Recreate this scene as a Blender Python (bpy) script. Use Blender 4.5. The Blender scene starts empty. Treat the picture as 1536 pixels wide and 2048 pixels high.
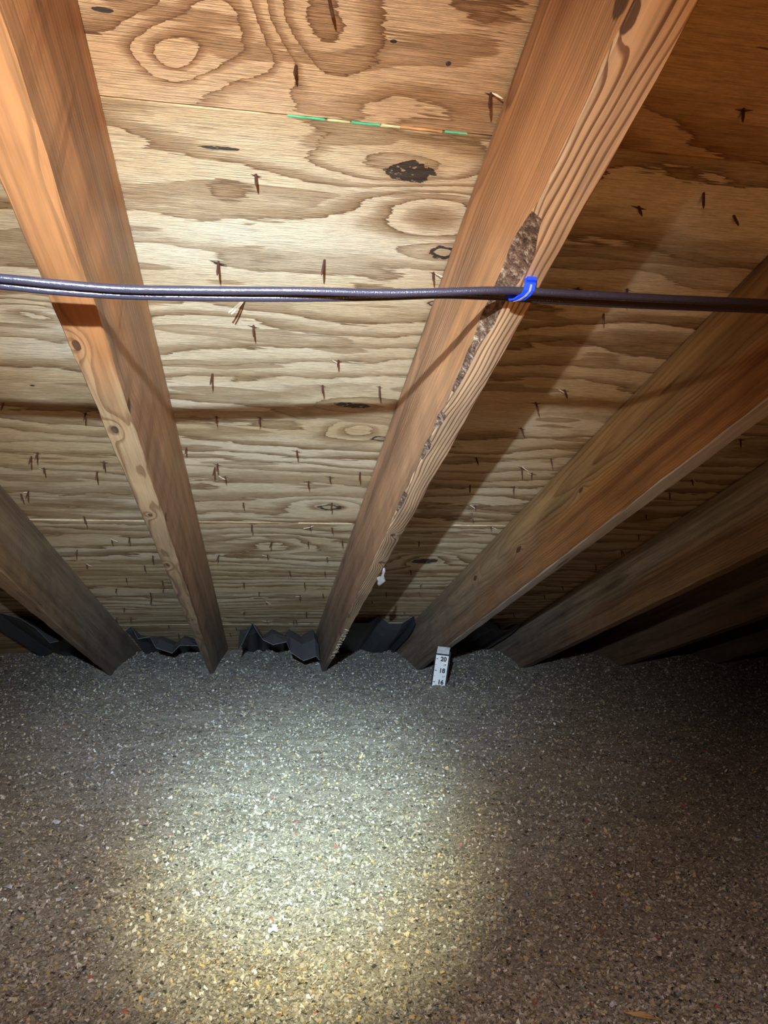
import bpy, bmesh, math, random
import numpy as np
from mathutils import Matrix, Vector

random.seed(7); rng = np.random.default_rng(7)
scn = bpy.context.scene
col = scn.collection

# ------------------------------------------------------------------ frame
# roof frame (u across the slope, v down the slope, w towards the roof), world z = 0 on the insulation
TH = math.atan2(4, 12); CT, ST = math.cos(TH), math.sin(TH)
CAMZ = 0.527
H = 0.642; WB = 0.454            # roof deck plane / bottom plane of the rafters
F = 1476.81
RUV = np.array([[0.98670538, 0.01571827, 0.1617573],
                [-0.15695212, 0.35043759, 0.9233415],
                [-0.04217251, -0.93645418, 0.34824567]])
MW = np.array([[1, 0, 0], [0, CT, ST], [0, -ST, CT]])
CW = MW @ RUV
ROOF = Matrix(((1, 0, 0, 0), (0, CT, ST, 0), (0, -ST, CT, CAMZ), (0, 0, 0, 1)))

def px(x, y, w=H):               # pixel -> roof frame point at height w
    q = RUV @ np.array([x - 768, y - 1024, F]); return q / q[2] * w
def pv(x, y, v):                 # pixel -> roof frame point at slope distance v
    q = RUV @ np.array([x - 768, y - 1024, F]); return q / q[1] * v
def wpx(x, y, z=0.0):            # pixel -> world point at height z
    q = CW @ np.array([x - 768, y - 1024, F]); q = q / q[2] * (z - CAMZ); return Vector((q[0], q[1], z))
def wpy(x, y, Y):                # pixel -> world point at distance Y
    q = CW @ np.array([x - 768, y - 1024, F]); q = q / q[1] * Y; return Vector((q[0], q[1], q[2] + CAMZ))
def W(p):                        # roof frame -> world
    return ROOF @ Vector(p)

# ------------------------------------------------------------------ camera
cd = bpy.data.cameras.new('camera'); cam = bpy.data.objects.new('camera', cd); col.objects.link(cam)
cd.sensor_fit = 'VERTICAL'; cd.sensor_height = 36; cd.lens = F / 2048 * 36; cd.clip_start = 0.01
m = Matrix.Identity(4)
for i in range(3):
    m[i][0] = CW[i][0]; m[i][1] = -CW[i][1]; m[i][2] = -CW[i][2]
m[2][3] = CAMZ
cam.matrix_world = m
scn.camera = cam

# ------------------------------------------------------------------ light
wd = bpy.data.worlds.new('world'); scn.world = wd; wd.use_nodes = True
wd.node_tree.nodes['Background'].inputs[0].default_value = (0.30, 0.25, 0.22, 1)
wd.node_tree.nodes['Background'].inputs[1].default_value = 0.015
LP = W((-0.10, -0.23, 0.16))      # the torch, a little above and behind the camera
def lamp(name, kind, loc, energy, color, size, target=None, angle=None, blend=None):
    l = bpy.data.lights.new(name, kind); l.energy = energy; l.color = color
    if kind == 'AREA': l.size = size
    else: l.shadow_soft_size = size
    if angle: l.spot_size = math.radians(angle); l.spot_blend = blend
    o = bpy.data.objects.new(name, l); o.location = loc
    if target is not None:
        o.rotation_euler = (Vector(target) - Vector(loc)).to_track_quat('-Z', 'Y').to_euler()
    col.objects.link(o); return o
lamp('torch_flood', 'SPOT', LP, 92, (0.97, 0.98, 0.97), 0.006, W((-0.04, 1.70, H)), 70, 1.0)
lamp('torch_far_beam', 'SPOT', LP, 200, (0.40, 0.69, 1.0), 0.006, W((0.06, 2.15, H)), 46, 1.0)
lamp('torch_floor_beam', 'SPOT', LP + Vector((0.03, 0.05, -0.02)), 140, (1.0, 1.0, 0.62), 0.008, wpx(612, 1690), 27, 1.0)
lamp('torch_floor_spill', 'SPOT', LP + Vector((0.03, 0.05, -0.02)), 13, (1.0, 0.84, 0.78), 0.01, wpx(700, 1800), 100, 1.0)
lamp('torch_floor_ring', 'SPOT', LP + Vector((0.03, 0.05, -0.02)), 150, (0.36, 0.80, 1.0), 0.008, wpx(615, 1600), 23, 1.0)
lamp('torch_spill', 'POINT', LP, 1.9, (1.0, 0.80, 0.68), 0.02)
lamp('warm_bounce_fill', 'SPOT', (0.12, -0.34, 0.18), 21.0, (1.0, 0.42, 0.10), 0.16, W((0.10, 0.60, H)), 104, 1.0)  # added fill, stands in for warm light bounced off the wood

vs = scn.view_settings
scn.display_settings.display_device = 'sRGB'
vs.view_transform = 'Standard'; vs.look = 'None'; vs.gamma = 1; vs.use_curve_mapping = False
vs.exposure = 0.06

# ------------------------------------------------------------------ node helper
class NG:
    def __init__(s, name, rough=0.7, spec=0.3):
        s.m = bpy.data.materials.new(name); s.m.use_nodes = True
        s.t = s.m.node_tree; s.b = s.t.nodes['Principled BSDF']
        s.b.inputs['Roughness'].default_value = rough
        s.b.inputs['Specular IOR Level'].default_value = spec
    def n(s, k): return s.t.nodes.new(k)
    def put(s, sock, v):
        if isinstance(v, bpy.types.NodeSocket): s.t.links.new(v, sock)
        else: sock.default_value = v
    def M(s, op, a, b=None, c=None, clamp=False):
        q = s.n('ShaderNodeMath'); q.operation = op; q.use_clamp = clamp
        for i, x in enumerate((a, b, c)):
            if x is not None: s.put(q.inputs[i], x)
        return q.outputs[0]
    def add(s, a, b): return s.M('ADD', a, b)
    def sub(s, a, b): return s.M('SUBTRACT', a, b)
    def mul(s, a, b): return s.M('MULTIPLY', a, b)
    def obj(s):
        c = s.n('ShaderNodeTexCoord').outputs['Object']; q = s.n('ShaderNodeSeparateXYZ'); s.t.links.new(c, q.inputs[0])
        return q.outputs[0], q.outputs[1], q.outputs[2]
    def vec(s, x, y, z):
        q = s.n('ShaderNodeCombineXYZ')
        for i, v in enumerate((x, y, z)): s.put(q.inputs[i], v)
        return q.outputs[0]
    def noise(s, v, scale=1, detail=2, rough=0.5, color=False, dist=0):
        q = s.n('ShaderNodeTexNoise'); s.put(q.inputs['Vector'], v)
        q.inputs['Scale'].default_value = scale; q.inputs['Detail'].default_value = detail
        q.inputs['Roughness'].default_value = rough; q.inputs['Distortion'].default_value = dist
        return q.outputs['Color' if color else 'Fac']
    def voro(s, v, scale, out='Color'):
        q = s.n('ShaderNodeTexVoronoi'); s.put(q.inputs['Vector'], v); q.inputs['Scale'].default_value = scale
        return q.outputs[out]
    def ramp(s, f, stops, interp='LINEAR'):
        q = s.n('ShaderNodeValToRGB'); s.put(q.inputs[0], f); e = q.color_ramp; e.interpolation = interp
        while len(e.elements) < len(stops): e.elements.new(0.5)
        for el, (p, c) in zip(e.elements, stops):
            el.position = p; el.color = (c, c, c, 1) if isinstance(c, (int, float)) else (*c, 1)
        return q.outputs[0]
    def step(s, f, a, b):
        q = s.n('ShaderNodeMapRange'); q.interpolation_type = 'SMOOTHSTEP'; s.put(q.inputs[0], f)
        q.inputs[1].default_value = a; q.inputs[2].default_value = b; return q.outputs[0]
    def mix(s, f, a, b, mode='MIX'):
        q = s.n('ShaderNodeMix'); q.data_type = 'RGBA'; q.blend_type = mode
        s.put(q.inputs[0], f)
        for i, x in ((6, a), (7, b)):
            s.put(q.inputs[i], x if isinstance(x, bpy.types.NodeSocket) else (*x, 1))
        return q.outputs[2]
    def gauss(s, x, y, x0, y0, sx, sy):
        a = s.M('POWER', s.M('ABSOLUTE', s.mul(s.sub(x, x0), 1 / sx)), 2.0)
        b = s.M('POWER', s.M('ABSOLUTE', s.mul(s.sub(y, y0), 1 / sy)), 2.0)
        return s.M('EXPONENT', s.mul(s.add(a, b), -1.0))
    def out(s, color, bump=None, strength=0.3, dist=0.002):
        s.put(s.b.inputs['Base Color'], color if isinstance(color, bpy.types.NodeSocket) else (*color, 1))
        if bump is not None:
            q = s.n('ShaderNodeBump'); q.inputs['Strength'].default_value = strength; q.inputs['Distance'].default_value = dist
            s.put(q.inputs['Height'], bump); s.t.links.new(q.outputs[0], s.b.inputs['Normal'])
        return s.m

def plain(name, c, rough=0.6, metal=0.0, var=0.15, scale=60, spec=0.4):
    g = NG(name, rough, spec); x, y, z = g.obj()
    n = g.noise(g.vec(x, y, z), scale, 3)
    k = g.ramp(n, [(0.3, 1 - var), (0.7, 1.0)])
    g.b.inputs['Metallic'].default_value = metal
    return g.out(g.mix(1.0, c, k, 'MULTIPLY'), n, 0.15, 0.001)

# ---- plywood veneer: contour map of a slow height field, grain across the rafters
def veneer(name, ox, oy, seed, K=20, A=5.0, ny=5.0, nx=1.3, light=(0.62, 0.49, 0.33), mid=(0.50, 0.35, 0.20),
           dark=(0.25, 0.145, 0.075), knots=(), loops=(), specks=()):
    g = NG(name, 0.62, 0.35); x, y, z = g.obj()
    X = g.add(x, ox); Y = g.add(y, oy)
    n1 = g.noise(g.vec(g.mul(X, nx), g.mul(Y, ny), seed), 1, 1.5, 0.45)
    n2 = g.noise(g.vec(g.mul(X, 7.0), g.mul(Y, 26.0), seed + 3), 1, 3, 0.55)
    jag = g.noise(g.vec(g.mul(X, 18.0), g.mul(Y, 420.0), seed + 5), 1, 2, 0.6)
    h = g.add(g.mul(Y, K), g.mul(g.sub(n1, 0.5), A))
    h = g.add(h, g.mul(g.sub(n2, 0.5), 1.25))
    h = g.add(h, g.mul(g.sub(jag, 0.5), 0.30))
    for (kx, ky, sx, sy, amp) in list(loops):
        h = g.add(h, g.mul(g.gauss(X, Y, kx, ky, sx, sy), amp))
    fr = g.M('FRACT', h)
    width = g.noise(g.vec(g.mul(X, 2.0), g.mul(Y, 9.0), seed + 9), 1, 2)
    e0 = g.mul(g.step(width, 0.3, 0.7), 0.55)
    t = g.M('DIVIDE', g.sub(fr, e0), g.sub(1.0, e0), clamp=True)
    band = g.ramp(t, [(0.0, 0.0), (0.28, 0.10), (0.46, 0.50), (0.70, 0.80), (0.93, 1.0), (0.985, 1.0), (1.0, 0.0)])
    strg = g.step(g.noise(g.vec(g.mul(X, 1.1), g.mul(Y, 7.0), seed + 20), 1, 2), 0.25, 0.6)
    band = g.mul(band, g.add(g.mul(strg, 0.5), 0.55))
    tone = g.step(g.noise(g.vec(g.mul(X, 1.2), g.mul(Y, 6.0), seed + 31), 1, 3, 0.6), 0.35, 0.7)
    base = g.mix(tone, light, mid)
    line = g.mul(g.ramp(t, [(0.0, 0.0), (0.86, 0.0), (0.965, 1.0), (1.0, 0.0)]), g.add(g.mul(strg, 0.5), 0.4))
    brown = tuple(a * 0.22 + b * 0.78 for a, b in zip(mid, dark))
    pn = g.add(g.noise(g.vec(g.mul(X, 3.2), g.mul(Y, 17.0), seed + 90), 1, 2, 0.5), g.mul(g.sub(jag, 0.5), 0.05))
    patch = g.mul(g.step(pn, 0.575, 0.592), g.sub(1.0, g.mul(g.step(pn, 0.60, 0.72), 0.6)))
    band = g.M('MAXIMUM', band, g.mul(patch, 0.75))
    c = g.mix(band, base, brown)
    c = g.mix(line, c, tuple(q * 0.70 for q in dark))
    fib = g.noise(g.vec(g.mul(X, 22.0), g.mul(Y, 700.0), seed + 40), 1, 4, 0.7)
    fib2 = g.noise(g.vec(g.mul(X, 60.0), g.mul(Y, 260.0), seed + 44), 1, 3, 0.7)
    c = g.mix(1.0, c, g.ramp(fib, [(0.30, 0.55), (0.48, 0.92), (0.72, 1.18)]), 'MULTIPLY')
    c = g.mix(1.0, c, g.ramp(fib2, [(0.30, 0.78), (0.6, 1.02)]), 'MULTIPLY')
    # dark resin / mould streaks
    st = g.noise(g.vec(g.mul(X, 5.0), g.mul(Y, 60.0), seed + 60), 1, 4, 0.6)
    c = g.mix(g.mul(g.step(st, 0.66, 0.78), 0.55), c, (0.10, 0.06, 0.035))
    hh = g.add(g.mul(fib, 1.0), g.mul(band, -0.5))
    for (kx, ky, sx, sy, solid) in knots:
        q = g.gauss(X, Y, kx, ky, sx, sy)
        nn = g.noise(g.vec(g.mul(X, 55.0), g.mul(Y, 75.0), seed + 71), 1, 4, 0.6)
        c = g.mix(g.mul(g.step(q, 0.10, 0.55), 0.6), c, (0.34, 0.22, 0.11))
        body = g.step(g.add(q, g.mul(g.sub(nn, 0.5), 1.0)), 0.50, 0.58)
        if solid < 1:   # only an outline of bark
            body = g.mul(body, g.sub(1.0, g.step(g.add(q, g.mul(g.sub(nn, 0.5), 0.5)), 0.72, 0.80)))
        c = g.mix(g.mul(body, 0.94), c, (0.018, 0.010, 0.007))
        if solid >= 1:
            flk = g.step(g.noise(g.vec(g.mul(X, 120.0), g.mul(Y, 200.0), seed + 80), 1, 2), 0.60, 0.66)
            c = g.mix(g.mul(g.mul(flk, body), 0.8), c, (0.42, 0.30, 0.17))
        hh = g.sub(hh, g.mul(body, 1.6))
    return g.out(c, hh, 0.8, 0.0026)

# ---- solid timber: rings about a pith line, cut by the faces of the board
def timber(name, seed, px_=0.02, pz=0.05, ring=0.0035, warp=0.006, light=(0.50, 0.27, 0.12), dark=(0.26, 0.11, 0.04),
           heart=(0.36, 0.13, 0.03), hz=(0.0, -0.2), pale=None, contrast=0.8, tilt=0.0, knots=(), ylong=1.5, bold=False, near=None, kx=False):
    g = NG(name, 0.5, 0.4); x, y, z = g.obj()
    v1 = g.noise(g.vec(g.mul(x, 9.0), g.mul(y, ylong), g.add(g.mul(z, 9.0), seed)), 1, 2, 0.5, True)
    sp = g.n('ShaderNodeSeparateColor'); g.t.links.new(v1, sp.inputs[0])
    wx = g.mul(g.sub(sp.outputs[0], 0.5), warp * 2); wz = g.mul(g.sub(sp.outputs[1], 0.5), warp * 2)
    X = g.add(g.add(g.sub(x, px_), wx), g.mul(y, tilt)); Z = g.add(g.sub(z, pz), wz)
    r = g.M('SQRT', g.add(g.mul(X, X), g.mul(Z, Z)))
    for (ky, kz, sy, sz, amp) in knots:
        r = g.add(r, g.mul(g.gauss(y, x if kx else z, ky, kz, sy, sz), amp))
    wob = g.noise(g.vec(g.mul(x, 60.0), g.mul(y, 5.0), g.mul(z, 60.0)), 1, 3)
    r = g.add(r, g.mul(wob, ring * 0.5))
    t = g.M('FRACT', g.mul(r, 1 / ring))
    band = g.ramp(t, [(0.0, 0.05), (0.45, 0.12), (0.78, 0.7), (0.92, 1.0), (1.0, 0.05)])
    var = g.step(g.noise(g.vec(g.mul(x, 22.0), g.mul(y, 1.3), g.add(g.mul(z, 22.0), seed + 8)), 1, 3), 0.3, 0.7)
    if bold: band = g.mul(g.step(band, 0.25, 0.75), g.mul(g.add(g.mul(var, 0.35), 0.6), contrast))
    else: band = g.mul(band, g.mul(g.add(g.mul(var, 0.7), 0.3), contrast))
    hm = g.step(g.add(z, g.mul(g.sub(g.noise(g.vec(g.mul(x, 4.0), g.mul(y, 1.6), g.add(g.mul(z, 8.0), seed + 14)), 1, 4, 0.6), 0.5), 0.16)), hz[0], hz[1])
    base = g.mix(hm, light, heart)
    if pale:
        base = g.mix(g.step(z, -0.1845, -0.187), base, pale)
    if near: base = g.mix(g.step(g.add(y, g.mul(g.sub(var, 0.5), 0.3)), 0.85, 0.55), base, near)  # orange upper end: warm near light painted into the wood
    far_light_tint = g.mul(g.step(g.add(y, g.mul(g.sub(g.noise(g.vec(g.mul(x, 9.0), g.mul(y, 5.0), g.mul(z, 9.0)), 1, 4, 0.65), 0.5), 1.0)), 1.1, 3.1), 0.72)  # greys the foot end: cool, dim far light put into the wood colour
    c = g.mix(far_light_tint, g.mix(band, base, dark), (0.235, 0.205, 0.18))
    slow = g.noise(g.vec(g.mul(x, 34.0), g.mul(y, 0.9), g.add(g.mul(z, 34.0), seed + 50)), 1, 3, 0.6)
    c = g.mix(1.0, c, g.ramp(slow, [(0.30, (0.58, 0.50, 0.45)), (0.50, (0.96, 0.95, 0.93)), (0.68, (1.18, 1.14, 1.05))]), 'MULTIPLY')
    crk = g.noise(g.vec(g.mul(x, 40.0), g.mul(y, 2.4), g.add(g.mul(z, 150.0), seed + 77)), 1, 2, 0.5)
    c = g.mix(g.mul(g.step(crk, 0.735, 0.765), 0.75), c, (0.07, 0.03, 0.015))
    strk = g.noise(g.vec(g.mul(x, 160.0), g.mul(y, 5.0), g.add(g.mul(z, 160.0), seed)), 1, 4, 0.65)
    c = g.mix(1.0, c, g.ramp(strk, [(0.28, 0.68), (0.5, 0.97), (0.75, 1.16)]), 'MULTIPLY')
    blot = g.noise(g.vec(g.mul(x, 12.0), g.mul(y, 4.0), g.add(g.mul(z, 14.0), seed + 25)), 1, 4, 0.6)
    c = g.mix(1.0, c, g.ramp(blot, [(0.3, 0.72), (0.55, 1.0)]), 'MULTIPLY')
    for (ky, kz, sy, sz, amp) in knots:
        q = g.gauss(y, x if kx else z, ky, kz, sy * 0.45, sz * 0.45)
        nn = g.noise(g.vec(g.mul(x, 90.0), g.mul(y, 60.0), g.mul(z, 90.0)), 1, 3)
        c = g.mix(g.mul(g.step(g.add(q, g.mul(g.sub(nn, 0.5), 0.6)), 0.45, 0.6), 0.85), c, (0.055, 0.022, 0.012))
    hh = g.add(strk, g.mul(band, -0.6))
    return g.out(c, hh, 0.35, 0.0012)
WB_LOC = 0.188                  # depth of a rafter; local z runs from 0 at the deck to -WB_LOC

# ------------------------------------------------------------------ object helpers
def link(name, mesh, mats=(), parent=None, mw=None):
    o = bpy.data.objects.new(name, mesh); col.objects.link(o)
    for mt in mats: mesh.materials.append(mt)
    if mw is not None: o.matrix_world = mw
    if parent is not None:
        o.parent = parent; o.matrix_parent_inverse = parent_world(parent).inverted()
    return o
PW = {}
def parent_world(o):
    return PW.get(o.name, o.matrix_basis)
def mesh_from(name, V, Fc, smooth=False):
    me = bpy.data.meshes.new(name); me.from_pydata([tuple(map(float, v)) for v in V], [], Fc); me.update()
    if smooth: me.polygons.foreach_set('use_smooth', [True] * len(me.polygons))
    return me
def tag(o, label=None, cat=None, group=None, kind=None):
    if label: o['label'] = label
    if cat: o['category'] = cat
    if group: o['group'] = group
    if kind: o['kind'] = kind
    return o
def roof_at(u, v, w):           # matrix: roof frame orientation, origin at a roof point
    return ROOF @ Matrix.Translation((u, v, w))

# smooth value noise for mesh relief
def vnoise(x, y, seed):
    r = np.random.default_rng(seed).random((64, 64))
    xi = np.floor(x).astype(int); yi = np.floor(y).astype(int); fx = x - xi; fy = y - yi
    fx = fx * fx * (3 - 2 * fx); fy = fy * fy * (3 - 2 * fy)
    a = r[xi % 64, yi % 64]; b = r[(xi + 1) % 64, yi % 64]; c = r[xi % 64, (yi + 1) % 64]; d = r[(xi + 1) % 64, (yi + 1) % 64]
    return (a * (1 - fx) + b * fx) * (1 - fy) + (c * (1 - fx) + d * fx) * fy - 0.5

# ------------------------------------------------------------------ structure: roof deck
V_EAVE = 4.05; V_TOP = -1.9; U0, U1 = -2.2, 4.6
def slab(u0, u1, v0, v1, w0, w1, nu=1, nv=1):
    V = []; Fc = []
    for w in (w0, w1):
        for j in range(nv + 1):
            for i in range(nu + 1): V.append((u0 + (u1 - u0) * i / nu, v0 + (v1 - v0) * j / nv, w))
    n = (nu + 1) * (nv + 1); I = lambda i, j, k: k * n + j * (nu + 1) + i
    for j in range(nv):
        for i in range(nu):
            Fc.append((I(i, j, 0), I(i, j + 1, 0), I(i + 1, j + 1, 0), I(i + 1, j, 0)))
            Fc.append((I(i, j, 1), I(i + 1, j, 1), I(i + 1, j + 1, 1), I(i, j + 1, 1)))
    for i in range(nu):
        Fc.append((I(i, 0, 0), I(i + 1, 0, 0), I(i + 1, 0, 1), I(i, 0, 1)))
        Fc.append((I(i, nv, 0), I(i, nv, 1), I(i + 1, nv, 1), I(i + 1, nv, 0)))
    for j in range(nv):
        Fc.append((I(0, j, 0), I(0, j, 1), I(0, j + 1, 1), I(0, j + 1, 0)))
        Fc.append((I(nu, j, 0), I(nu, j + 1, 0), I(nu, j + 1, 1), I(nu, j, 1)))
    return V, Fc
felt = plain('roofing_felt', (0.03, 0.028, 0.027), 0.9)
V, Fc = slab(U0, U1, V_TOP, V_EAVE, H + 0.0135, H + 0.02)
ceiling = link('ceiling', mesh_from('ceiling', V, Fc), [felt], None, ROOF.copy()); PW['ceiling'] = ROOF.copy()
tag(ceiling, kind='structure')

S1, S2, S3 = 0.565, 1.786, 3.005      # sheet joints down the slope
RU = {'A': -0.588, 'B': -0.187, 'C': 0.249, 'D': 0.672, 'E': 1.115, 'F': 1.575, 'G': 2.04}
rows = [(-1.86, -0.655), (-0.652, S1), (S1 + 0.002, S2), (S2 + 0.003, S3), (S3 + 0.003, V_EAVE)]
cuts = [[U0, RU['C'], U1], [U0, RU['C'], U1], [U0, RU['B'], RU['D'] + 0.0, U1], [U0, RU['A'], RU['E'], U1], [U0, RU['B'], RU['F'], U1]]
def kn(x, y, sx, sy, s): p = px(x, y); return (p[0], p[1], sx, sy, s)
def lo(x, y, sx, sy, a): p = px(x, y); return (p[0], p[1], sx, sy, a)
P_RED = dict(light=(0.60, 0.39, 0.21), mid=(0.48, 0.275, 0.12), dark=(0.20, 0.082, 0.022))
P_PALE = dict(light=(0.74, 0.59, 0.39), mid=(0.55, 0.38, 0.195), dark=(0.22, 0.115, 0.042))
veneers = {
 (0, 0): veneer('veneer_a', 0, 0, 3.1, **P_RED), 
 (1, 0): veneer('veneer_b', 0, 0, 11.3, K=15, A=7.0, nx=2.4, ny=4.2, loops=[lo(440, 30, .05, .05, 2.6), lo(340, 110, .035, .035, 2.2), lo(620, 60, .05, .05, -2.0), lo(560, 110, .04, .03, 1.5)], knots=[kn(787, 83, .004, .0025, 1), kn(897, 128, .003, .003, 1), kn(205, 20, .012, .003, 1)], **P_RED),
 (2, 0): veneer('veneer_d', 0, 0, 7.7, K=15, A=5, loops=[lo(60, 620, .08, .03, 2.0)], knots=[kn(65, 770, .004, .003, 1)], **P_PALE),
 (2, 1): veneer('veneer_e', 0, 0, 21.9, K=14, A=5.0, loops=[lo(820, 338, .10, .030, -2.2), lo(868, 425, .075, .050, 2.6), lo(450, 395, .06, .03, -.8), lo(885, 505, .06, .022, -1.5), lo(707, 812, .09, .030, -2.0), lo(720, 860, .07, .045, 2.6), lo(660, 1012, .08, .05, 2.0), lo(430, 640, .12, .03, 1.2)],
        knots=[kn(822, 343, .034, .018, 1), kn(884, 505, .022, .014, 0), kn(705, 810, .040, .011, 1), kn(765, 877, .03, .014, 0), kn(660, 1014, .035, .022, 0), kn(867, 606, .012, .008, 0), kn(440, 295, .025, .003, 1)], **P_PALE),
 (2, 2): veneer('veneer_f', 0, 0, 33.0, K=15, A=4.5, loops=[lo(1285, 480, .07, .03, 2.8), lo(1290, 515, .05, .02, -2)], knots=[kn(1285, 504, .020, .010, 0), kn(1285, 587, .01, .004, 1), kn(1340, 650, .05, .006, 1), kn(1040, 866, .02, .015, 0)], **P_PALE),
 (3, 0): veneer('veneer_g', 0, 0, 41.0, K=16, A=4.0, **P_PALE),
 (3, 1): veneer('veneer_h', 0, 0, 52.0, K=17, A=4.6, ny=4, loops=[lo(850, 1120, .10, .10, 2.5), lo(540, 1085, .12, .08, 1.6)], knots=[kn(850, 1121, .05, .03, 1), kn(900, 1040, .05, .02, 1)], **P_PALE),
 (3, 2): veneer('veneer_i', 0, 0, 64.0, K=16, A=4.6, **P_PALE),
}
PANELS = []
for r, (v0, v1) in enumerate(rows):
    for c in range(len(cuts[r]) - 1):
        u0 = cuts[r][c] + 0.0012; u1 = cuts[r][c + 1] - 0.0012
        uc, vc = (u0 + u1) / 2, (v0 + v1) / 2
        drop = {2: 0.0009, 3: 0.0022, 4: 0.0030}.get(r, 0.0)
        V, Fc = slab(u0 - uc, u1 - uc, v0 - vc, v1 - vc, -drop, 0.012)
        me = mesh_from('sheathing_panel', V, Fc)
        key = (min(r, 3), c)
        base = veneers.get(key) or veneers[(1, 0)] if r < 2 else veneers.get(key, veneers[(3, 1)])
        if r == 1 and c == 1: base = veneer('veneer_c', 0, 0, 15.5, K=15, A=6.0, nx=2.0, **P_RED)
        mt = base.copy()
        # shift the shared roof coordinates by the centre of this sheet
        for nd in mt.node_tree.nodes:
            if nd.type == 'MATH' and nd.operation == 'ADD' and nd.inputs[0].is_linked and nd.inputs[0].links[0].from_node.type == 'SEPXYZ' and not nd.inputs[1].is_linked:
                nd.inputs[1].default_value = uc if nd.inputs[0].links[0].from_socket.name == 'X' else vc
        o = link('sheathing_panel', me, [mt], ceiling, roof_at(uc, vc, H)); PW[o.name] = roof_at(uc, vc, H)
        PANELS.append((u0, u1, v0, v1, o, drop))
# traces of coloured edge paint along the first joint
for (xa, xb, c) in [(575, 650, (0.10, 0.42, 0.20)), (655, 700, (0.50, 0.50, 0.25)), (703, 760, (0.08, 0.40, 0.20)), (762, 800, (0.55, 0.55, 0.30)), (890, 935, (0.10, 0.40, 0.22)), (800, 885, (0.55, 0.28, 0.12))]:
    f = lambda x: 230 + (x - 600) * 0.105
    a = px(xa, f(xa)); b = px(xb, f(xb)); uc = (a[0] + b[0]) / 2
    V, Fc = slab(a[0] - uc, b[0] - uc, -0.0004, 0.0010, -0.0014, 0.001, 6, 1)
    V = [(x, y + random.uniform(-.0005, .0005), z) for x, y, z in V]
    pan = next(p for p in PANELS if p[0] < uc < p[1] and abs(p[2] - S1) < 0.01)[4]
    link('edge_paint', mesh_from('edge_paint', V, Fc), [plain('edge_paint', c, 0.6)], pan, roof_at(uc, S1 + 0.001, H))

# ------------------------------------------------------------------ nails
NAILS = [(592,132),(659,0),(982,187),(512,348),(1487,218),(1407,385),(1277,412),(1467,430),(437,522),(7,805),(172,825),(425,747),(433,832),
(75,904),(63,912),(88,935),(208,922),(194,942),(373,894),(435,927),(430,934),(450,952),(42,987),(57,982),(487,1005),(507,650),(649,519),(867,544),
(645,770),(759,772),(520,834),(594,900),(720,944),(660,952),(617,962),(664,1005),(677,720),(952,915),(940,970),(950,1010),(1156,575),(1254,577),
(1207,627),(1129,779),(1071,804),(1042,855),(1102,917),(1044,934),(1064,945),(1028,972),(1481,877),(1384,959),(1339,985),(168,1032),(224,1076),
(259,1073),(155,1098),(174,1126),(289,1130),(306,1110),(253,1155),(233,1176),(325,1160),(327,1176),(301,1184),(303,1196),(249,1215),(233,1233),
(262,1233),(337,1249),(274,1263),(357,1265),(328,1278),(376,1277),(504,1048),(621,1050),(664,1054),(544,1082),(617,1082),(685,1080),(438,1108),
(535,1108),(654,1113),(579,1141),(650,1142),(488,1164),(609,1164),(518,1183),(646,1187),(601,1189),(533,1202),(489,1221),(613,1223),(534,1239),
(587,1240),(592,1239),(472,1253),(460,1265),(581,1267),(585,1280),(821,1139),(772,1183),(744,1200),(841,1167),(838,1183),(808,1223),(815,1249),
(943,1025),(982,1051),(838,1082),(905,1165),(882,1186),(1244,1100),(1192,1129),(1124,1171),(1089,1189),(1026,1224),(1292,1029),(1277,1068),(1242,1099),(1191,1128)]
rust = plain('rusty_nail_steel', (0.10, 0.035, 0.022), 0.42, 0.35, 0.5, 300)
split_mat = plain('split_wood', (0.72, 0.58, 0.42), 0.6, 0, 0.2, 200)
dark_split = plain('split_hole', (0.04, 0.025, 0.018), 0.9)
def nail_mesh(L, R=0.00165):
    V = []; Fc = []; n = 8
    prof = [(0.004, R), (-L + 0.006, R), (-L + 0.002, R * 0.62), (-L, 0.0002)]
    for z, r in prof:
        for i in range(n): a = 2 * math.pi * i / n; V.append((r * math.cos(a), r * math.sin(a), z))
    for k in range(3):
        for i in range(n): Fc.append((k * n + i, (k + 1) * n + i, (k + 1) * n + (i + 1) % n, k * n + (i + 1) % n))
    Fc.append(tuple(range(n))); Fc.append(tuple(3 * n + i for i in reversed(range(n))))
    return mesh_from('nail', V, Fc)
nail_meshes = [nail_mesh(L) for L in (0.015, 0.018, 0.021)]
for q in nail_meshes: q.materials.append(rust)
def sliver(L, wd, th):          # a thin pointed flake of torn veneer, along x, bowed down
    V = []; n = 6
    for i in range(n + 1):
        t = i / n; hw = wd * math.sin(math.pi * min(max(t, 0.06), 0.94)) ; zz = -L * 0.16 * math.sin(math.pi * t * 0.55)
        V += [(L * (t - 0.5), -hw, zz), (L * (t - 0.5), hw, zz), (L * (t - 0.5), 0, zz - th)]
    Fc = []
    for i in range(n):
        a = i * 3; b = a + 3
        Fc += [(a, a + 1, b + 1, b), (a + 1, a + 2, b + 2, b + 1), (a + 2, a, b, b + 2)]
    Fc += [(0, 2, 1), (3 * n, 3 * n + 1, 3 * n + 2)]
    return mesh_from('splinter', V, Fc)
sl_meshes = [sliver(0.022, 0.0012, 0.001), sliver(0.030, 0.0010, 0.001), sliver(0.014, 0.0016, 0.001)]
for q in sl_meshes: q.materials.append(split_mat)
dk_mesh = sliver(0.020, 0.0016, 0.0004); dk_mesh.materials.append(dark_split)
def panel_of(u, v):
    for p in PANELS:
        if p[0] - .002 < u <= p[1] + .002 and p[2] - .003 < v <= p[3] + .003: return p
    return PANELS[0]
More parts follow.
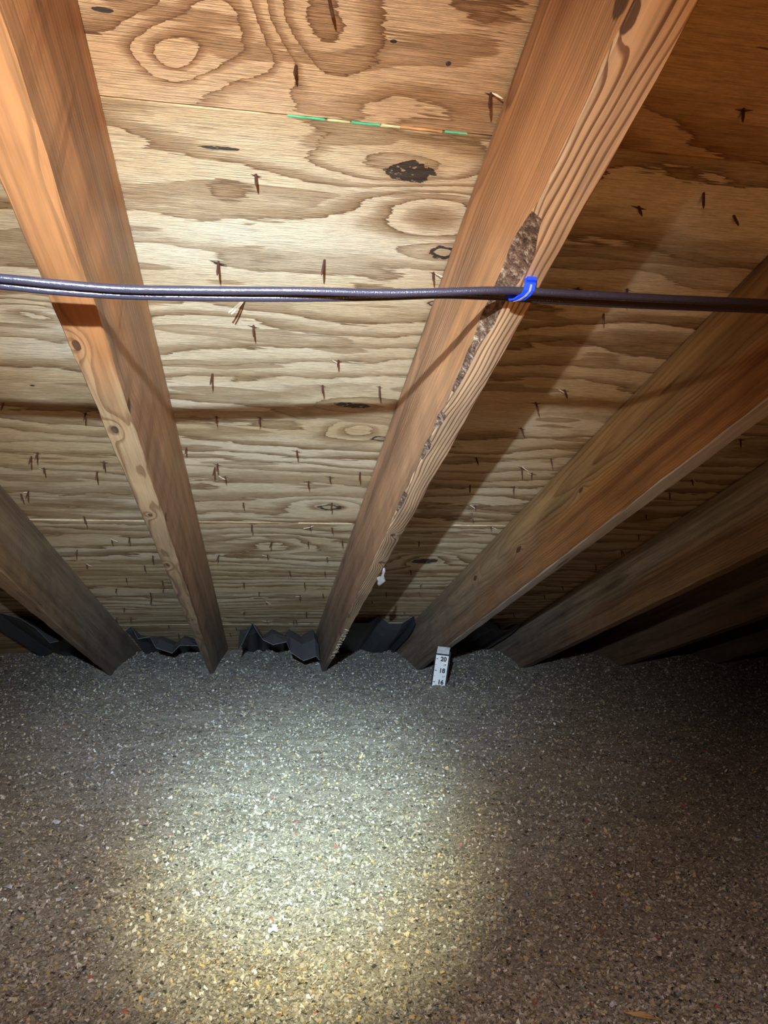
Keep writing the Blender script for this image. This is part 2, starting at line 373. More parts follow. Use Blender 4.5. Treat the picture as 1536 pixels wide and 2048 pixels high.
for i, (x, y) in enumerate(NAILS):
    p = px(x, y); P = panel_of(p[0], p[1]); u, v = float(p[0]), float(p[1])
    near = [RU[k] for k in RU if abs(RU[k] - u) < 0.021]
    tilt = Matrix.Rotation(random.gauss(0, 0.13), 4, 'X') @ Matrix.Rotation(random.gauss(0.02, 0.13), 4, 'Y')
    me = nail_meshes[i % 3]
    link('nail', me, [], P[4], roof_at(u, v, H - P[5]) @ tilt)
    if random.random() < 0.75:
        rz = random.gauss(0, 0.18)
        link('splinter', dk_mesh, [], P[4], roof_at(u, v, H - P[5] - 0.0001) @ Matrix.Rotation(rz, 4, 'Z') @ Matrix.Scale(random.uniform(.5, 1.1), 4))
    if random.random() < 0.5:
        rz = random.gauss(0, 0.35); ry = random.uniform(0.05, 0.5) * random.choice((-1, 1))
        dx = 0.006 * random.choice((-1, 1))
        link('splinter', sl_meshes[random.randrange(3)], [], P[4], roof_at(u + dx, v - 0.001, H - P[5] - 0.002) @ Matrix.Rotation(rz, 4, 'Z') @ Matrix.Rotation(ry, 4, 'Y') @ Matrix.Scale(random.uniform(.4, .9), 4))
# the long double splinter hanging below the cables
big = sliver(0.030, 0.0045, 0.0016); big.materials.append(split_mat)
for (xa, ya), (xb, yb) in [((488, 594), (452, 618)), ((490, 596), (457, 622))]:
    a = px(xa, ya, H - 0.002); b = px(xb, yb, H - 0.022)
    A, B = W(a), W(b); d = (B - A); rot = d.to_track_quat('X', 'Z').to_matrix().to_4x4()
    P = panel_of(a[0], a[1])
    link('splinter', big, [], P[4], Matrix.Translation((A + B) / 2) @ rot @ Matrix.Scale(d.length / 0.030, 4))

# ------------------------------------------------------------------ structure: floor of blown insulation
Yr = 2.53; RM0 = wpy(877, 1371, Yr); RMX, RMY, RMZ = RM0.x, RM0.y, RM0.z
def floor_z(x, y):
    z = 0.008 * vnoise(x * 2.1 + 9, y * 2.1 + 4, 1) + 0.010 * vnoise(x * 6 + 3, y * 6, 2)
    z = z * np.clip((3.3 - y) * 0.6 + 0.35, 0.35, 1)
    z = z + RMZ * np.exp(-((x - RMX) / 0.10) ** 2 - ((y - RMY) / 0.14) ** 2)
    # hollows at the rafter feet, low mounds between them
    for k, u in RU.items():
        z = z - 0.022 * np.exp(-((x - u) / 0.055) ** 2 - ((y - 3.02) / 0.10) ** 2)
        z = z + 0.012 * np.exp(-((x - u - 0.21) / 0.12) ** 2 - ((y - 3.40) / 0.25) ** 2)
    return z
FLOOR_READY = 1
def floor_fine(x, y):
    return (0.0050 * vnoise(x * 32, y * 32, 3) + 0.0032 * vnoise(x * 75, y * 75, 4) + 0.0018 * vnoise(x * 180 + 5, y * 180, 5))
ys = []; yy = -1.2
while yy < 4.0:
    ys.append(yy); yy += 0.02 if yy < 0.6 else 0.0032 + 0.0028 * (yy - 0.6)
ys = np.array(ys); NX = 420
tt = np.linspace(-1, 1, NX)
V = np.zeros((len(ys), NX, 3))
for j, y in enumerate(ys):
    hw_l = 2.2 if y < 0.6 else 2.2; 
    x = np.where(tt < 0, -2.2 * np.abs(tt) ** 1.5, 4.4 * np.abs(tt) ** 1.7) + 0.0
    V[j, :, 0] = x; V[j, :, 1] = y
    V[j, :, 2] = floor_z(x, y) + floor_fine(x, np.full_like(x, y))
idx = np.arange(len(ys) * NX).reshape(len(ys), NX)
Q = np.stack([idx[:-1, :-1], idx[:-1, 1:], idx[1:, 1:], idx[1:, :-1]], -1).reshape(-1, 4)
me = bpy.data.meshes.new('floor')
me.vertices.add(V.size // 3); me.vertices.foreach_set('co', V.reshape(-1))
me.loops.add(Q.size); me.loops.foreach_set('vertex_index', Q.reshape(-1).astype(np.int32))
me.polygons.add(len(Q)); me.polygons.foreach_set('loop_start', np.arange(0, Q.size, 4, dtype=np.int32))
me.update(calc_edges=True); me.validate()
g = NG('blown_cellulose', 0.9, 0.15); x, y, z = g.obj(); vv = g.vec(x, y, z)
a = g.voro(vv, 520); b = g.noise(vv, 330, 4, 0.7); c3 = g.noise(vv, 6, 3)
sp = g.n('ShaderNodeSeparateColor'); g.t.links.new(a, sp.inputs[0])
c = g.ramp(sp.outputs[0], [(0.0, (0.24, 0.22, 0.20)), (0.35, (0.34, 0.31, 0.27)), (0.7, (0.42, 0.385, 0.33)), (0.9, (0.50, 0.43, 0.31)), (1.0, (0.66, 0.63, 0.58))])
c = g.mix(1.0, c, g.ramp(b, [(0.3, 0.72), (0.65, 1.08)]), 'MULTIPLY')
c = g.mix(1.0, c, g.ramp(c3, [(0.3, 0.88), (0.7, 1.05)]), 'MULTIPLY')
g.out(c, g.add(b, sp.outputs[1]), 0.45, 0.0018)
floor = link('floor', me, [g.m]); tag(floor, kind='structure')

# loose flakes of shredded paper on top: one stuff part
g = NG('paper_flake', 0.8, 0.3); at = g.n('ShaderNodeAttribute'); at.attribute_name = 'flake_colour'
g.out(at.outputs['Color']); flake_mat = g.m
def make_flakes(N, seed):
    r = np.random.default_rng(seed)
    y = 0.72 + 2.9 * r.random(N) ** 1.9
    xl = -0.42 * y - 0.10; xr = 0.78 * y + 0.10
    x = xl + (xr - xl) * r.random(N)
    s = 0.0007 + 0.0024 * r.random(N) ** 3 ; s *= (0.75 + 0.25 * y)
    asp = 0.35 + 0.65 * r.random(N)
    ang = r.random(N) * 2 * np.pi
    tx = r.normal(0, 0.38, N); ty = r.normal(0, 0.38, N)
    z = floor_z(x, y) + floor_fine(x, y) + s * 0.35 + 0.0008
    dx = np.stack([np.cos(ang), np.sin(ang), tx], -1) * s[:, None]
    dy = np.stack([-np.sin(ang), np.cos(ang), ty], -1) * (s * asp)[:, None]
    c = np.stack([x, y, z], -1)
    P = np.empty((N, 4, 3))
    j = lambda k: (0.6 + 0.8 * r.random(N))[:, None]
    P[:, 0] = c - dx * j(0) - dy * j(1) * 0.6; P[:, 1] = c + dx * j(2) - dy * j(3); P[:, 2] = c + dx * j(4) * 0.7 + dy * j(5); P[:, 3] = c - dx * j(6) + dy * j(7) * 0.8
    pal = np.array([[.38, .345, .30], [.45, .41, .35], [.28, .25, .22], [.62, .60, .56], [.85, .84, .82], [.52, .42, .24], [.62, .46, .20], [.06, .055, .05], [.50, .12, .10], [.22, .32, .50], [.20, .36, .28]])
    pr = np.array([.26, .24, .17, .12, .030, .10, .030, .050, .003, .004, .001]); pr /= pr.sum()
    k = r.choice(len(pal), N, p=pr); C = pal[k] * (0.8 + 0.4 * r.random((N, 1)))
    return P, np.clip(C, 0, 1)
P, C = make_flakes(430000, 5)
N = len(P); me = bpy.data.meshes.new('insulation_flakes')
me.vertices.add(N * 4); me.vertices.foreach_set('co', P.reshape(-1))
me.loops.add(N * 4); me.loops.foreach_set('vertex_index', np.arange(N * 4, dtype=np.int32))
me.polygons.add(N); me.polygons.foreach_set('loop_start', np.arange(0, N * 4, 4, dtype=np.int32))
me.update(calc_edges=True)
ca = me.color_attributes.new('flake_colour', 'FLOAT_COLOR', 'POINT')
ca.data.foreach_set('color', np.repeat(np.concatenate([C, np.ones((N, 1))], 1), 4, 0).reshape(-1).astype(np.float32))
fl = link('insulation_flakes', me, [flake_mat], floor); tag(fl, kind='stuff')

# dark board closing the eave behind the insulation
V, Fc = slab(U0, U1, 4.02, 4.05, -0.1, H + 0.012)
wb = link('wall_back', mesh_from('wall_back', V, Fc), [plain('eave_board', (0.05, 0.04, 0.035), 0.9)], None, ROOF.copy()); tag(wb, kind='structure')

# ------------------------------------------------------------------ rafters
# each face edge is a straight line u = a + b v : near deck edge, near lower corner, far lower edge
EDGE = {'A': ((-0.5604, .0038), (-0.5350, -.0050), (-0.5780, 0.0)),
        'B': ((-0.1649, .0040), (-0.1616, -.0070), (-0.2077, .0018)),
        'C': ((0.2317, .0011), (0.2209, .0099), (0.2669, -.0003)),
        'D': ((0.6660, -.0140), (0.6505, -.0012), (0.6866, -.0060)),
        'E': ((1.0848, .0100), (1.0700, .0120), (1.1080, .0100)),
        'F': ((1.5560, 0.0), (1.5560, 0.0), (1.5940, 0.0)),
        'G': ((2.0100, 0.0), (2.0100, 0.0), (2.0480, 0.0))}
# A is fitted straight from the photograph's tips
EDGE['A'] = ((-0.5604, .0038), (-0.4900, -.0290), (-0.5700, -.0050))
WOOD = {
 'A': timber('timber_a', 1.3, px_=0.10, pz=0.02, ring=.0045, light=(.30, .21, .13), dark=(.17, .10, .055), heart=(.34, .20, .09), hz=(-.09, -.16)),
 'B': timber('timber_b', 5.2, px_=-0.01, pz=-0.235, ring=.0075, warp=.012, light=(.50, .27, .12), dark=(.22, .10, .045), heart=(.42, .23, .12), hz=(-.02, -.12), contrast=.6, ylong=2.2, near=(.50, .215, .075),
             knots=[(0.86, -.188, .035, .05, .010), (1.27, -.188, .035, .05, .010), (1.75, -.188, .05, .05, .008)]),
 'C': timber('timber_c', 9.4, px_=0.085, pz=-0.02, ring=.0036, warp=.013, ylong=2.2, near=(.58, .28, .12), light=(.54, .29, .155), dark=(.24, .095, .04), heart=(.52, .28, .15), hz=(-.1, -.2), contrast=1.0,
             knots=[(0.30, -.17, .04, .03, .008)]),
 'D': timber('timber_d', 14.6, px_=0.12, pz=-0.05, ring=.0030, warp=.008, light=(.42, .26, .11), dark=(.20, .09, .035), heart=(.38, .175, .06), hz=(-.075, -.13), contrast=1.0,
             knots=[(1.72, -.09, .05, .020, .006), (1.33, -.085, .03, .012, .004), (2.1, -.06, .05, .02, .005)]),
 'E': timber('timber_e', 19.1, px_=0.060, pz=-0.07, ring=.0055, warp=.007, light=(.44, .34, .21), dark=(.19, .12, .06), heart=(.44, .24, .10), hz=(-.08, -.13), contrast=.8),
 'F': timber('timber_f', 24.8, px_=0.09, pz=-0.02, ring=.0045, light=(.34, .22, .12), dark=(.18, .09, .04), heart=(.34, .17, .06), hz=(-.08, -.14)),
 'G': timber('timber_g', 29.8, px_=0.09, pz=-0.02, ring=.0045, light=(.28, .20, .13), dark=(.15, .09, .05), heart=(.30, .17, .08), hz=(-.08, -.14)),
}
def uk(k, x, y, sy, sx, amp):
    p = px(x, y, WB); return (float(p[1]), float(p[0]) - RU[k], sy, sx, amp)
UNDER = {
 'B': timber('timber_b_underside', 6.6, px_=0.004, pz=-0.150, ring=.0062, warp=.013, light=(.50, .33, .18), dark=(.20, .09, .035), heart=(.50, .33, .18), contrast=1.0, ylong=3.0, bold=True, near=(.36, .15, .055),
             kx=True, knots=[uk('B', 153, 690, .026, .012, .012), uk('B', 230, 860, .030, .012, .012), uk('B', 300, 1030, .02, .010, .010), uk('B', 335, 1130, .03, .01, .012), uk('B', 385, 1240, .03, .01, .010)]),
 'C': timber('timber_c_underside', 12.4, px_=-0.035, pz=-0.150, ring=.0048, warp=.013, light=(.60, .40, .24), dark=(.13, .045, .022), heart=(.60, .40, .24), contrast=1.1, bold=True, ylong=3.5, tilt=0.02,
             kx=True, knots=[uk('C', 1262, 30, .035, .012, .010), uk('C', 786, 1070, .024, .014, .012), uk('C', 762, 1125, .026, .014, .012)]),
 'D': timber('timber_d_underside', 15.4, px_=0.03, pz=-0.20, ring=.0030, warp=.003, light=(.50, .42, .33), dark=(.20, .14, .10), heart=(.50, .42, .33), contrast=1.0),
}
g = NG('bark_wane', 0.75, 0.3); x, y, z = g.obj(); n = g.noise(g.vec(g.mul(x, 150.), g.mul(y, 110.), g.mul(z, 150.)), 1, 4, .7)
g.out(g.ramp(n, [(0.3, (.035, .02, .014)), (.5, (.13, .07, .04)), (.62, (.30, .22, .15)), (.75, (.55, .42, .30))]), n, 1.0, .004); bark = g.m
def wane(v):                    # width of the bark-edged corner of the middle rafter
    c = 0.0015
    for (v0, s, a) in [(.50, .035, .008), (.56, .05, .015), (.64, .03, .010), (.70, .02, .007), (.76, .02, .005), (.86, .03, .006), (.95, .03, .005), (1.15, .06, .004), (2.05, .02, .008), (2.3, .05, .004)]:
        c += a * math.exp(-((v - v0) / s) ** 2)
    return c + 0.0012 * (math.sin(v * 97) + math.sin(v * 61 + 1)) * (1 if .4 < v < 1.3 else .3)
def rafter(k, label):
    dn, cn, bf = EDGE[k]; left_lit = k in 'CDEFG'      # which side of the rafter faces the camera
    uc = RU[k]; VO = 0.0; V = []; Fc = []; mi = []
    vsn = np.arange(-1.8, 3.95, 0.02)
    for v in vsn:
        jig = 0.0006 * math.sin(v * 23 + uc * 9) + 0.0004 * math.sin(v * 71)
        a = dn[0] + dn[1] * v; b = cn[0] + cn[1] * v + jig; c = bf[0] + bf[1] * v - jig
        d = c + (a - b) * 0.8        # far deck edge, hidden
        s = 1 if left_lit else -1
        if s * (d - a) < 0.036: d = a + s * 0.037
        ch = max(wane(v), 0.0008) if k == 'C' else 0.0018 + 0.0006 * math.sin(v * 37 + uc)
        wob = 0.0005 * math.sin(v * 31)
        V += [(a - uc, v, -0.004), (b - uc, v, -WB_LOC + ch * 1.1), (b - uc + s * ch, v, -WB_LOC + wob), (c - uc - s * .0015, v, -WB_LOC + wob),
              (c - uc, v, -WB_LOC + .0018), (d - uc, v, -0.004)]
    n = 6
    for j in range(len(vsn) - 1):
        for i in range(n):
            q = (j * n + i, j * n + (i + 1) % n, (j + 1) * n + (i + 1) % n, (j + 1) * n + i)
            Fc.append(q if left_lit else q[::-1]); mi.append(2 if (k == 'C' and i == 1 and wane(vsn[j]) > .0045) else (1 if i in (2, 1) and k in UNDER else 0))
    Fc.append(tuple(range(n))); mi.append(0); e = (len(vsn) - 1) * n; Fc.append(tuple(e + i for i in reversed(range(n)))); mi.append(0)
    me = mesh_from('rafter', V, Fc); me.polygons.foreach_set('material_index', mi)
    bm = bmesh.new(); bm.from_mesh(me); bmesh.ops.recalc_face_normals(bm, faces=bm.faces); bm.to_mesh(me); bm.free()
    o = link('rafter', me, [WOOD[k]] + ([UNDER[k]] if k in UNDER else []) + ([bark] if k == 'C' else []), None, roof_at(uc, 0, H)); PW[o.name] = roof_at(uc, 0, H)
    return tag(o, label, 'rafter', 'rafters under the roof deck')
RAF = {}
RAF['A'] = rafter('A', 'leftmost greyish brown rafter crossing the lower left edge of the photo')
RAF['B'] = rafter('B', 'orange-brown rafter at upper left with knotty pale underside, behind the cables')
RAF['C'] = rafter('C', 'reddish rafter in the middle with bark-edged corner, holding the blue cable staple')
RAF['D'] = rafter('D', 'fine-grained brown rafter with dark orange lower edge, ending behind the depth ruler')
RAF['E'] = rafter('E', 'dim tan rafter next right of the one behind the depth ruler')
RAF['F'] = rafter('F', 'dark rafter at lower right, second right of the one behind the depth ruler')
RAF['G'] = rafter('G', 'rightmost, lowest rafter, almost black, just above the insulation')
del_parts = 0
# raised lumber stamp on the underside of the middle rafter
def text_mesh(s, size, ext=0.0003, off=0.0, bold=False):
    cu = bpy.data.curves.new('t', 'FONT'); cu.body = s; cu.size = size; cu.extrude = ext; cu.offset = off
    cu.align_x = 'CENTER'; cu.align_y = 'CENTER'
    o = bpy.data.objects.new('t', cu); col.objects.link(o); bpy.context.view_layer.update()
    me = bpy.data.meshes.new_from_object(o.evaluated_get(bpy.context.evaluated_depsgraph_get()))
    bpy.data.objects.remove(o); bpy.data.curves.remove(cu); return me
p0 = px(652, 1318, WB); p1 = px(688, 1258, WB)
me = text_mesh('C14JOF17ZTW', 0.022, 0.0006, 0.0002); me.name = 'lumber_stamp'
me.transform(Matrix.Scale(float(p0[1] - p1[1]) / max(v.co.x for v in me.vertices) / 2, 4, (1, 0, 0)))
mm = roof_at(float(0.2209 + .0099 * 2.6 + .014), float((p0[1] + p1[1]) / 2), WB - 0.0006) @ Matrix.Rotation(math.pi / 2, 4, 'Z') @ Matrix.Rotation(math.pi, 4, 'X') @ Matrix.Rotation(math.pi, 4, 'Z')
link('lumber_stamp', me, [plain('stamp_fibre', (.62, .52, .38), .7)], RAF['C'], mm)

# ------------------------------------------------------------------ cables and staple
cab = NG('cable_sheath', 0.27, 0.5); x, y, z = cab.obj()
n = cab.noise(cab.vec(x, y, z), 500, 2); cab.out(cab.mix(n, (.020, .016, .023), (.036, .029, .041)), cab.noise(cab.vec(x, y, z), 700, 2), 0.5, .0006)
def tube(name, pts, R, mat, seg=14, sub=8, parent=None):
    pts = [Vector(p) for p in pts]; C = []
    for i in range(len(pts) - 1):
        p0 = pts[max(i - 1, 0)]; p1 = pts[i]; p2 = pts[i + 1]; p3 = pts[min(i + 2, len(pts) - 1)]
        for k in range(sub):
            t = k / sub
            C.append(0.5 * ((2 * p1) + (p2 - p0) * t + (2 * p0 - 5 * p1 + 4 * p2 - p3) * t * t + (3 * p1 - p0 - 3 * p2 + p3) * t ** 3))
    C.append(pts[-1]); org = C[0].copy(); V = []; Fc = []
    for i, p in enumerate(C):
        d = (C[min(i + 1, len(C) - 1)] - C[max(i - 1, 0)]).normalized(); up = Vector((0, ST, CT))
        s = d.cross(up).normalized(); uu = s.cross(d)
        for j in range(seg):
            a = 2 * math.pi * j / seg; V.append(p - org + (s * math.cos(a) + uu * math.sin(a)) * R)
    for i in range(len(C) - 1):
        for j in range(seg): Fc.append((i * seg + j, i * seg + (j + 1) % seg, (i + 1) * seg + (j + 1) % seg, (i + 1) * seg + j))
    Fc.append(tuple(reversed(range(seg)))); e = (len(C) - 1) * seg; Fc.append(tuple(e + j for j in range(seg)))
    me = mesh_from(name, V, Fc, True)
    return link(name, me, [mat], parent, Matrix.Translation(org))
def wpath(L): return [W(px(x, y, w)) for x, y, w in L]
def ext(L, u0, u1):              # run the path on beyond both edges of the frame
    a, b = L[0], L[-1]
    p, q, r_, t = (px(*L[0]), px(*L[1]), px(*L[-1]), px(*L[-2])); k0 = (u0 - p[0]) / (p[0] - q[0]); k1 = (u1 - r_[0]) / (r_[0] - t[0])
    sl = (p[1] - q[1]) / (p[0] - q[0])
    return [tuple(W((u, p[1] + sl * .5 * (u - p[0]), p[2]))) for u in (u0, (u0 + p[0]) / 2, p[0] - .06)] + wpath(L) + [tuple(W((u, r_[1], r_[2]))) for u in (r_[0] + .05, u1)]
c1 = [(0, 556, .428), (120, 568, .429), (250, 578, .431), (430, 581, .434), (600, 582, .436), (760, 586, .4385), (880, 584, .4405), (980, 581, .4425), (1043, 582, .4440), (1120, 586, .4435), (1250, 593, .442), (1400, 600, .441), (1536, 606, .441)]
c2 = [(0, 571, .427), (120, 583, .428), (250, 591, .431), (430, 595, .434), (600, 596, .437), (760, 594, .4445), (880, 590, .4475), (980, 593, .4495), (1043, 597, .4500), (1120, 602, .4495), (1250, 609, .448), (1400, 615, .447), (1536, 620, .446)]
cableA = tube('cable', ext(c1, -0.50, 0.645), .0038, cab.m, 14, 10)
tag(cableA, 'upper of two dark grey electrical cables run side by side across the rafters', 'cable', 'pair of cables')
cableB = tube('cable', ext(c2, -0.49, 0.640), .0036, cab.m, 14, 10)
tag(cableB, 'lower of two dark electrical cables, mostly tucked under the upper one', 'cable', 'pair of cables')

# blue insulated staple
blue = plain('blue_plastic', (0.01, 0.055, 0.85), .4, 0, .1); steel = plain('staple_steel', (.62, .60, .62), .3, .6, .1)
sroot = bpy.data.objects.new('cable_staple', None); col.objects.link(sroot)
sc = px(1043, 588, WB - .010); SM = roof_at(float(sc[0]), float(sc[1]), WB); sroot.matrix_world = SM; PW['cable_staple'] = SM
tag(sroot, 'blue plastic cable staple with steel wire fixing the cables to the middle rafter', 'staple')
# saddle: arched plastic strip over both cables (local x across cables' run = u, y = v)
def strip(path, hw, th, shift=0.0):
    V = []; Fc = []; n = len(path)
    for i, (y, z) in enumerate(path):
        y0, z0 = path[max(i - 1, 0)]; y1, z1 = path[min(i + 1, n - 1)]
        d = Vector((y1 - y0, z1 - z0)).normalized(); nx, nz = -d.y, d.x
        sh = -shift * y
        for s in (-1, 1):
            V.append((s * hw + sh, y, z)); V.append((s * hw + sh, y - nx * th, z - nz * th))
    for i in range(n - 1):
        a = i * 4; b = a + 4
        Fc += [(a, a + 2, b + 2, b), (a + 1, b + 1, b + 3, a + 3), (a, b, b + 1, a + 1), (a + 2, a + 3, b + 3, b + 2)]
    Fc += [(0, 1, 3, 2), (4 * n - 4, 4 * n - 2, 4 * n - 1, 4 * n - 3)]
    return V, Fc
path = [(-.0105, -.0005), (-.0100, -.006), (-.0078, -.0112), (-.003, -.0132), (.003, -.0132), (.0078, -.0112), (.0100, -.006), (.0108, -.0005)]
V, Fc = strip([(y, z) for y, z in path], .0055, .0016, 0.55); link('saddle', mesh_from('saddle', V, Fc), [blue], sroot, SM)
for s in (-1, 1):
    V, Fc = slab(-.0046, .0046, -.0035, .0035, -.0045, 0.0); V = [(a - s * .0115 * .55, b + s * .0115, c) for a, b, c in V]
    link('foot', mesh_from('foot', V, Fc), [blue], sroot, SM)
V, Fc = strip([(y * 1.04, z - .0014) for y, z in path], .0010, .0009, 0.60); link('wire', mesh_from('wire', V, Fc), [steel], sroot, SM)

# ------------------------------------------------------------------ vent baffles at the eave
dk = NG('baffle_plastic', .45, .4); x, y, z = dk.obj(); n = dk.noise(dk.vec(x, y, z), 25, 3)
dk.out(dk.mix(n, (.042, .042, .047), (.068, .070, .076)), n, .2, .002)
def baffle(edge, v0, label, bay, deep=None, back=3.75, prof=None):
    P0 = [pv(x, y, v0) if not isinstance(v0, list) else pv(x, y, v0[i]) for i, (x, y) in enumerate(edge)]
    P0 = [(min(max(p[0], bay[0] + .003 * i), bay[1] - .003 * (len(P0) - 1 - i)), p[1], min(p[2], H - .006)) for i, p in enumerate(P0)]
    n = len(P0); rowsP = [P0]
    for t, bl in ((.06, .55), (.16, .95), (back - 3.0, 1.0)):
        rr = []
        for i, p in enumerate(P0):
            rid = H - .012 - (.030 if i % 2 else .0) if prof is None else prof[i]
            rr.append((p[0], p[1] + t, p[2] * (1 - bl) + rid * bl))
        rowsP.append(rr)
    o0 = P0[0]; V = []; Fc = []
    for sgn in (0, 1):
        for rr in rowsP:
            for p in rr: V.append((p[0] - o0[0], p[1] - o0[1], p[2] - o0[2] - sgn * .0022))
    m_ = n * len(rowsP)
    for k in range(len(rowsP) - 1):
        for i in range(n - 1):
            a = k * n + i; q = (a, a + 1, a + n + 1, a + n); Fc.append(q); Fc.append(tuple(m_ + t for t in reversed(q)))
    for i in range(n - 1): Fc.append((i, m_ + i, m_ + i + 1, i + 1)); a = (len(rowsP) - 1) * n + i; Fc.append((a, a + 1, m_ + a + 1, m_ + a))
    for k in range(len(rowsP) - 1):
        a = k * n; Fc.append((a, a + n, m_ + a + n, m_ + a)); a += n - 1; Fc.append((a, m_ + a, m_ + a + n, a + n))
    o = link('vent_baffle', mesh_from('vent_baffle', V, Fc), [dk.m], None, roof_at(*map(float, o0)))
    return tag(o, label, 'vent baffle', 'dark vent baffles at the eave')
baffle([(250, 1262), (262, 1250), (276, 1277), (300, 1273), (312, 1295), (344, 1306), (360, 1290), (400, 1291)], 3.0, 'dark crumpled vent baffle at the eave between the two left rafters', (-.545, -.215))
baffle([(476, 1303), (505, 1245), (518, 1268), (526, 1279), (546, 1289), (573, 1283), (581, 1304), (607, 1321), (632, 1312), (643, 1320)], 2.88, 'dark bent vent baffle with jagged pale edge left of the middle rafter', (-.155, .226))
baffle([(690, 1240), (713, 1246), (737, 1246), (759, 1228), (778, 1246), (804, 1246), (828, 1228), (850, 1246)], 2.85, 'dark ribbed vent baffle in shadow right of the middle rafter', (.278, .605), prof=[.58, .58, .58, .615, .58, .58, .615, .58])
baffle([(905, 1255), (930, 1245), (960, 1240), (985, 1243), (1002, 1259), (1020, 1259), (1033, 1247), (1060, 1247)], 2.93, 'black vent baffle at the eave just right of the depth ruler', (.70, 1.075))
baffle([(-60, 1225), (-20, 1205), (0, 1204), (40, 1236), (70, 1255), (100, 1285), (125, 1280)], 2.75, 'dark vent baffle at the far left eave, under the leftmost rafter', (-1.0, -.61))
baffle([(1120, 1262), (1160, 1262), (1185, 1248), (1210, 1262), (1240, 1262), (1262, 1250)], 3.05, 'black vent baffle at the eave in the dark far right bay', (1.16, 1.54))

# ------------------------------------------------------------------ insulation depth ruler
bl, br = wpy(864, 1369, Yr), wpy(890, 1372, Yr); tl, tr = wpy(876, 1308, Yr), wpy(903, 1312, Yr)
wdt = (br - bl).length; hgt = (tl - bl).length
ex = (br - bl).normalized(); ey = (tl - bl); ey = (ey - ex * ey.dot(ex)).normalized(); ez = ex.cross(ey)
RM = Matrix(((ex.x, ey.x, ez.x, bl.x), (ex.y, ey.y, ez.y, bl.y), (ex.z, ey.z, ez.z, bl.z), (0, 0, 0, 1)))
white = plain('ruler_card', (.80, .79, .78), .55, 0, .08, 40); ink = plain('ruler_ink', (.012, .012, .02), .6, 0, .1)
def ybox(x0, x1, y0, y1, z0, z1, n=6, bend=None):
    V, Fc = slab(x0, x1, y0, y1, z0, z1, 1, n)
    if bend: V = [(a, *bend(b, c)) for a, b, c in V]
    return V, Fc
V, Fc = ybox(0, wdt, -.05, hgt, -.0012, 0)
ruler = link('depth_ruler', mesh_from('depth_ruler', V, Fc), [white], None, RM); PW['depth_ruler'] = RM
tag(ruler, 'white insulation depth ruler marked 16 to 20 standing in the insulation', 'ruler')
sh = (0.0)
def rp(name, V, Fc, mt): return link(name, mesh_from(name, V, Fc), [mt], ruler, RM)
top = lambda b, c: (hgt + .001 + (b) * .93, c + 5.5 * b * b)
V, Fc = ybox(.002, wdt - .001, 0.001, .028, -.0012, .0, 6, top); rp('bent_top', V, Fc, plain('ruler_top', (.55, .54, .52), .5, 0, .3, 90))
V, Fc = slab(-.001, wdt + .001, hgt - .003, hgt + .0005, -.0014, .0006); rp('black_line', V, Fc, ink)
V, Fc = slab(-.0028, 0.0006, -.05, hgt + .008, -.003, .0005); rp('left_edge', V, Fc, ink)
V, Fc = slab(wdt - .0006, wdt + .005, -.05, hgt + .012, -.005, .0005); rp('right_edge', V, Fc, ink)
tick = hgt / 5.35
for i, s in enumerate(['20', '19', '18', '17', '16']):
    yy = hgt - .0165 - i * tick * 1.0
    if i % 2 == 0:
        me = text_mesh(s, .0215, .0003, .0008); me.transform(Matrix.Translation((wdt * .62, yy, .0006)))
        V, Fc = slab(.003, .0095, yy - .0011, yy + .0011, 0.0, .0007)
    else:
        me = text_mesh(s, .0100, .0003, .0001); me.transform(Matrix.Translation((wdt * .76, yy, .0006)))
        V, Fc = slab(.002, .0060, yy - .0007, yy + .0007, 0.0, .0007)
    me.name = 'numeral'; link('numeral', me, [ink], ruler, RM); rp('tick_mark', V, Fc, ink)

# ------------------------------------------------------------------ small things
# cobweb tuft hanging from the middle rafter
web = NG('cobweb', .9, .1); x, y, z = web.obj(); web.out((.62, .60, .60), web.noise(web.vec(x, y, z), 400, 3), 1, .003)
CB = [(768, 1136, .0015), (767, 1143, .0045), (765, 1150, .0035), (762, 1157, .009), (761, 1162, .011), (759, 1168, .006), (758, 1172, .001)]
c0 = W(px(768, 1134, WB - .002)); V = []; Fc = []; ns = 12
for i, (x_, y_, s_) in enumerate(CB):
    q = W(px(x_, y_, WB - .004 - .001 * i)) - c0
    for j in range(ns):
        a = 2 * math.pi * j / ns; rr = s_ * (random.uniform(.55, 1.25) if s_ > .002 else 1)
        V.append(q + Vector((rr * math.cos(a), rr * .6 * math.sin(a), random.gauss(0, .0012))))
for i in range(len(CB) - 1):
    for j in range(ns): Fc.append((i * ns + j, i * ns + (j + 1) % ns, (i + 1) * ns + (j + 1) % ns, (i + 1) * ns + j))
Fc += [tuple(range(ns))[::-1], tuple((len(CB) - 1) * ns + j for j in range(ns))]
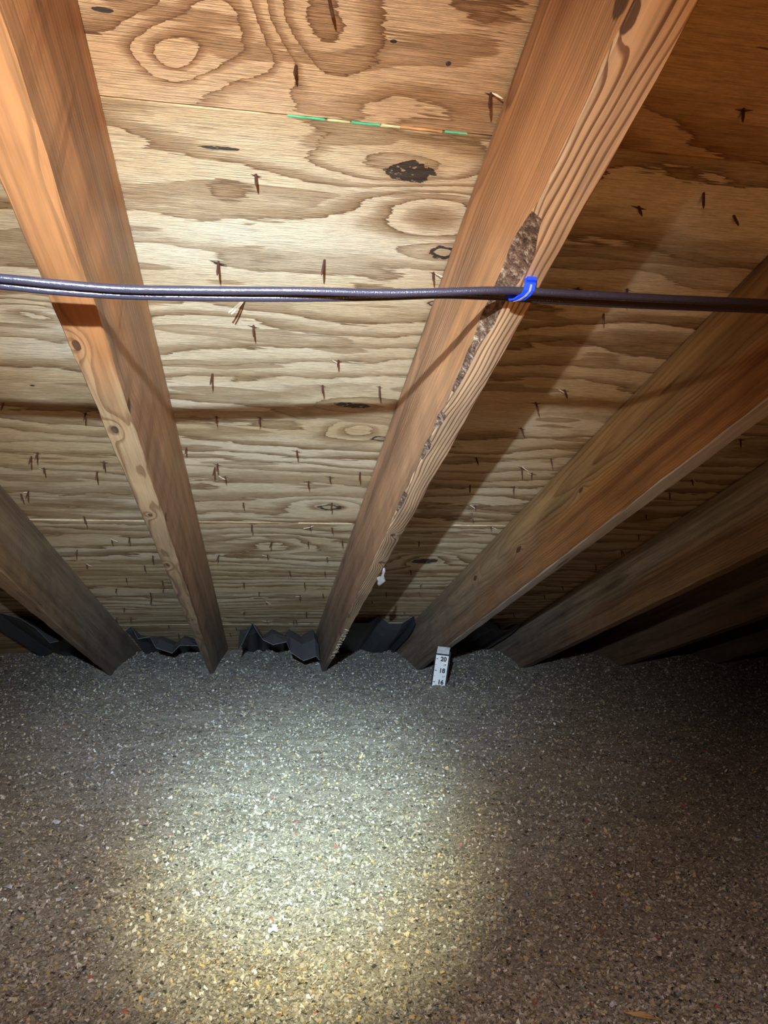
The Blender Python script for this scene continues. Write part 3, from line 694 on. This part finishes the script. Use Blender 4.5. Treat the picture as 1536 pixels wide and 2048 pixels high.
me = mesh_from('cobweb', V, Fc, True)
tag(link('cobweb', me, [web.m], None, Matrix.Translation(c0)), 'dusty white cobweb tuft hanging from the underside of the middle rafter', 'cobweb')

paper = plain('white_scrap', (.72, .74, .82), .7, 0, .15); kraft = plain('wood_sliver', (.70, .45, .20), .6, 0, .2)
def scrap(x, y, size, label, name='paper_scrap', cat='scrap', mt=paper, elong=1.0, seed=0, group=None):
    r = random.Random(seed + x); p = wpx(x, y); p.z = float(floor_z(np.array([p.x]), np.array([p.y]))[0]) + .0045
    n = 9; V = [(0, 0, .002)]; ang = r.random() * 3
    for i in range(n):
        a = 2 * math.pi * i / n; rad = size * r.uniform(.5, 1.1)
        X, Y = rad * math.cos(a) * elong, rad * math.sin(a) / elong
        V.append((X * math.cos(ang) - Y * math.sin(ang), X * math.sin(ang) + Y * math.cos(ang), r.uniform(-.001, .004)))
    m_ = len(V); V += [(a, b, c - .0007) for a, b, c in V]; Fc = []
    for i in range(n):
        j = 1 + (i + 1) % n; i1 = 1 + i
        Fc += [(0, i1, j), (m_, m_ + j, m_ + i1), (i1, m_ + i1, m_ + j, j)]
    o = link(name, mesh_from(name, V, Fc), [mt], None, Matrix.Translation(p)); return tag(o, label, cat, group)
G_ = 'paper scraps on the insulation'
scrap(112, 1652, .010, 'pale lilac paper scrap on the insulation, largest at the left', group=G_)
scrap(18, 1785, .008, 'small white paper scrap on the insulation touching the left photo edge', group=G_)
scrap(118, 1812, .007, 'small pale paper scrap on the insulation below the large lilac one', group=G_)
scrap(545, 1868, .008, 'white paper scrap just below the bright torch spot on the insulation', group=G_)
scrap(1476, 1682, .006, 'white paper scrap on the insulation near the right photo edge', group=G_)
scrap(1012, 1550, .006, 'tiny white paper scrap on the dim insulation below the depth ruler', group=G_)
scrap(1228, 2012, .006, 'pale blue paper scrap on the insulation at the bottom right', group=G_)
scrap(1290, 2036, .009, 'thin orange wood sliver on the insulation at the bottom right', 'wood_sliver', 'sliver', kraft, 2.2)
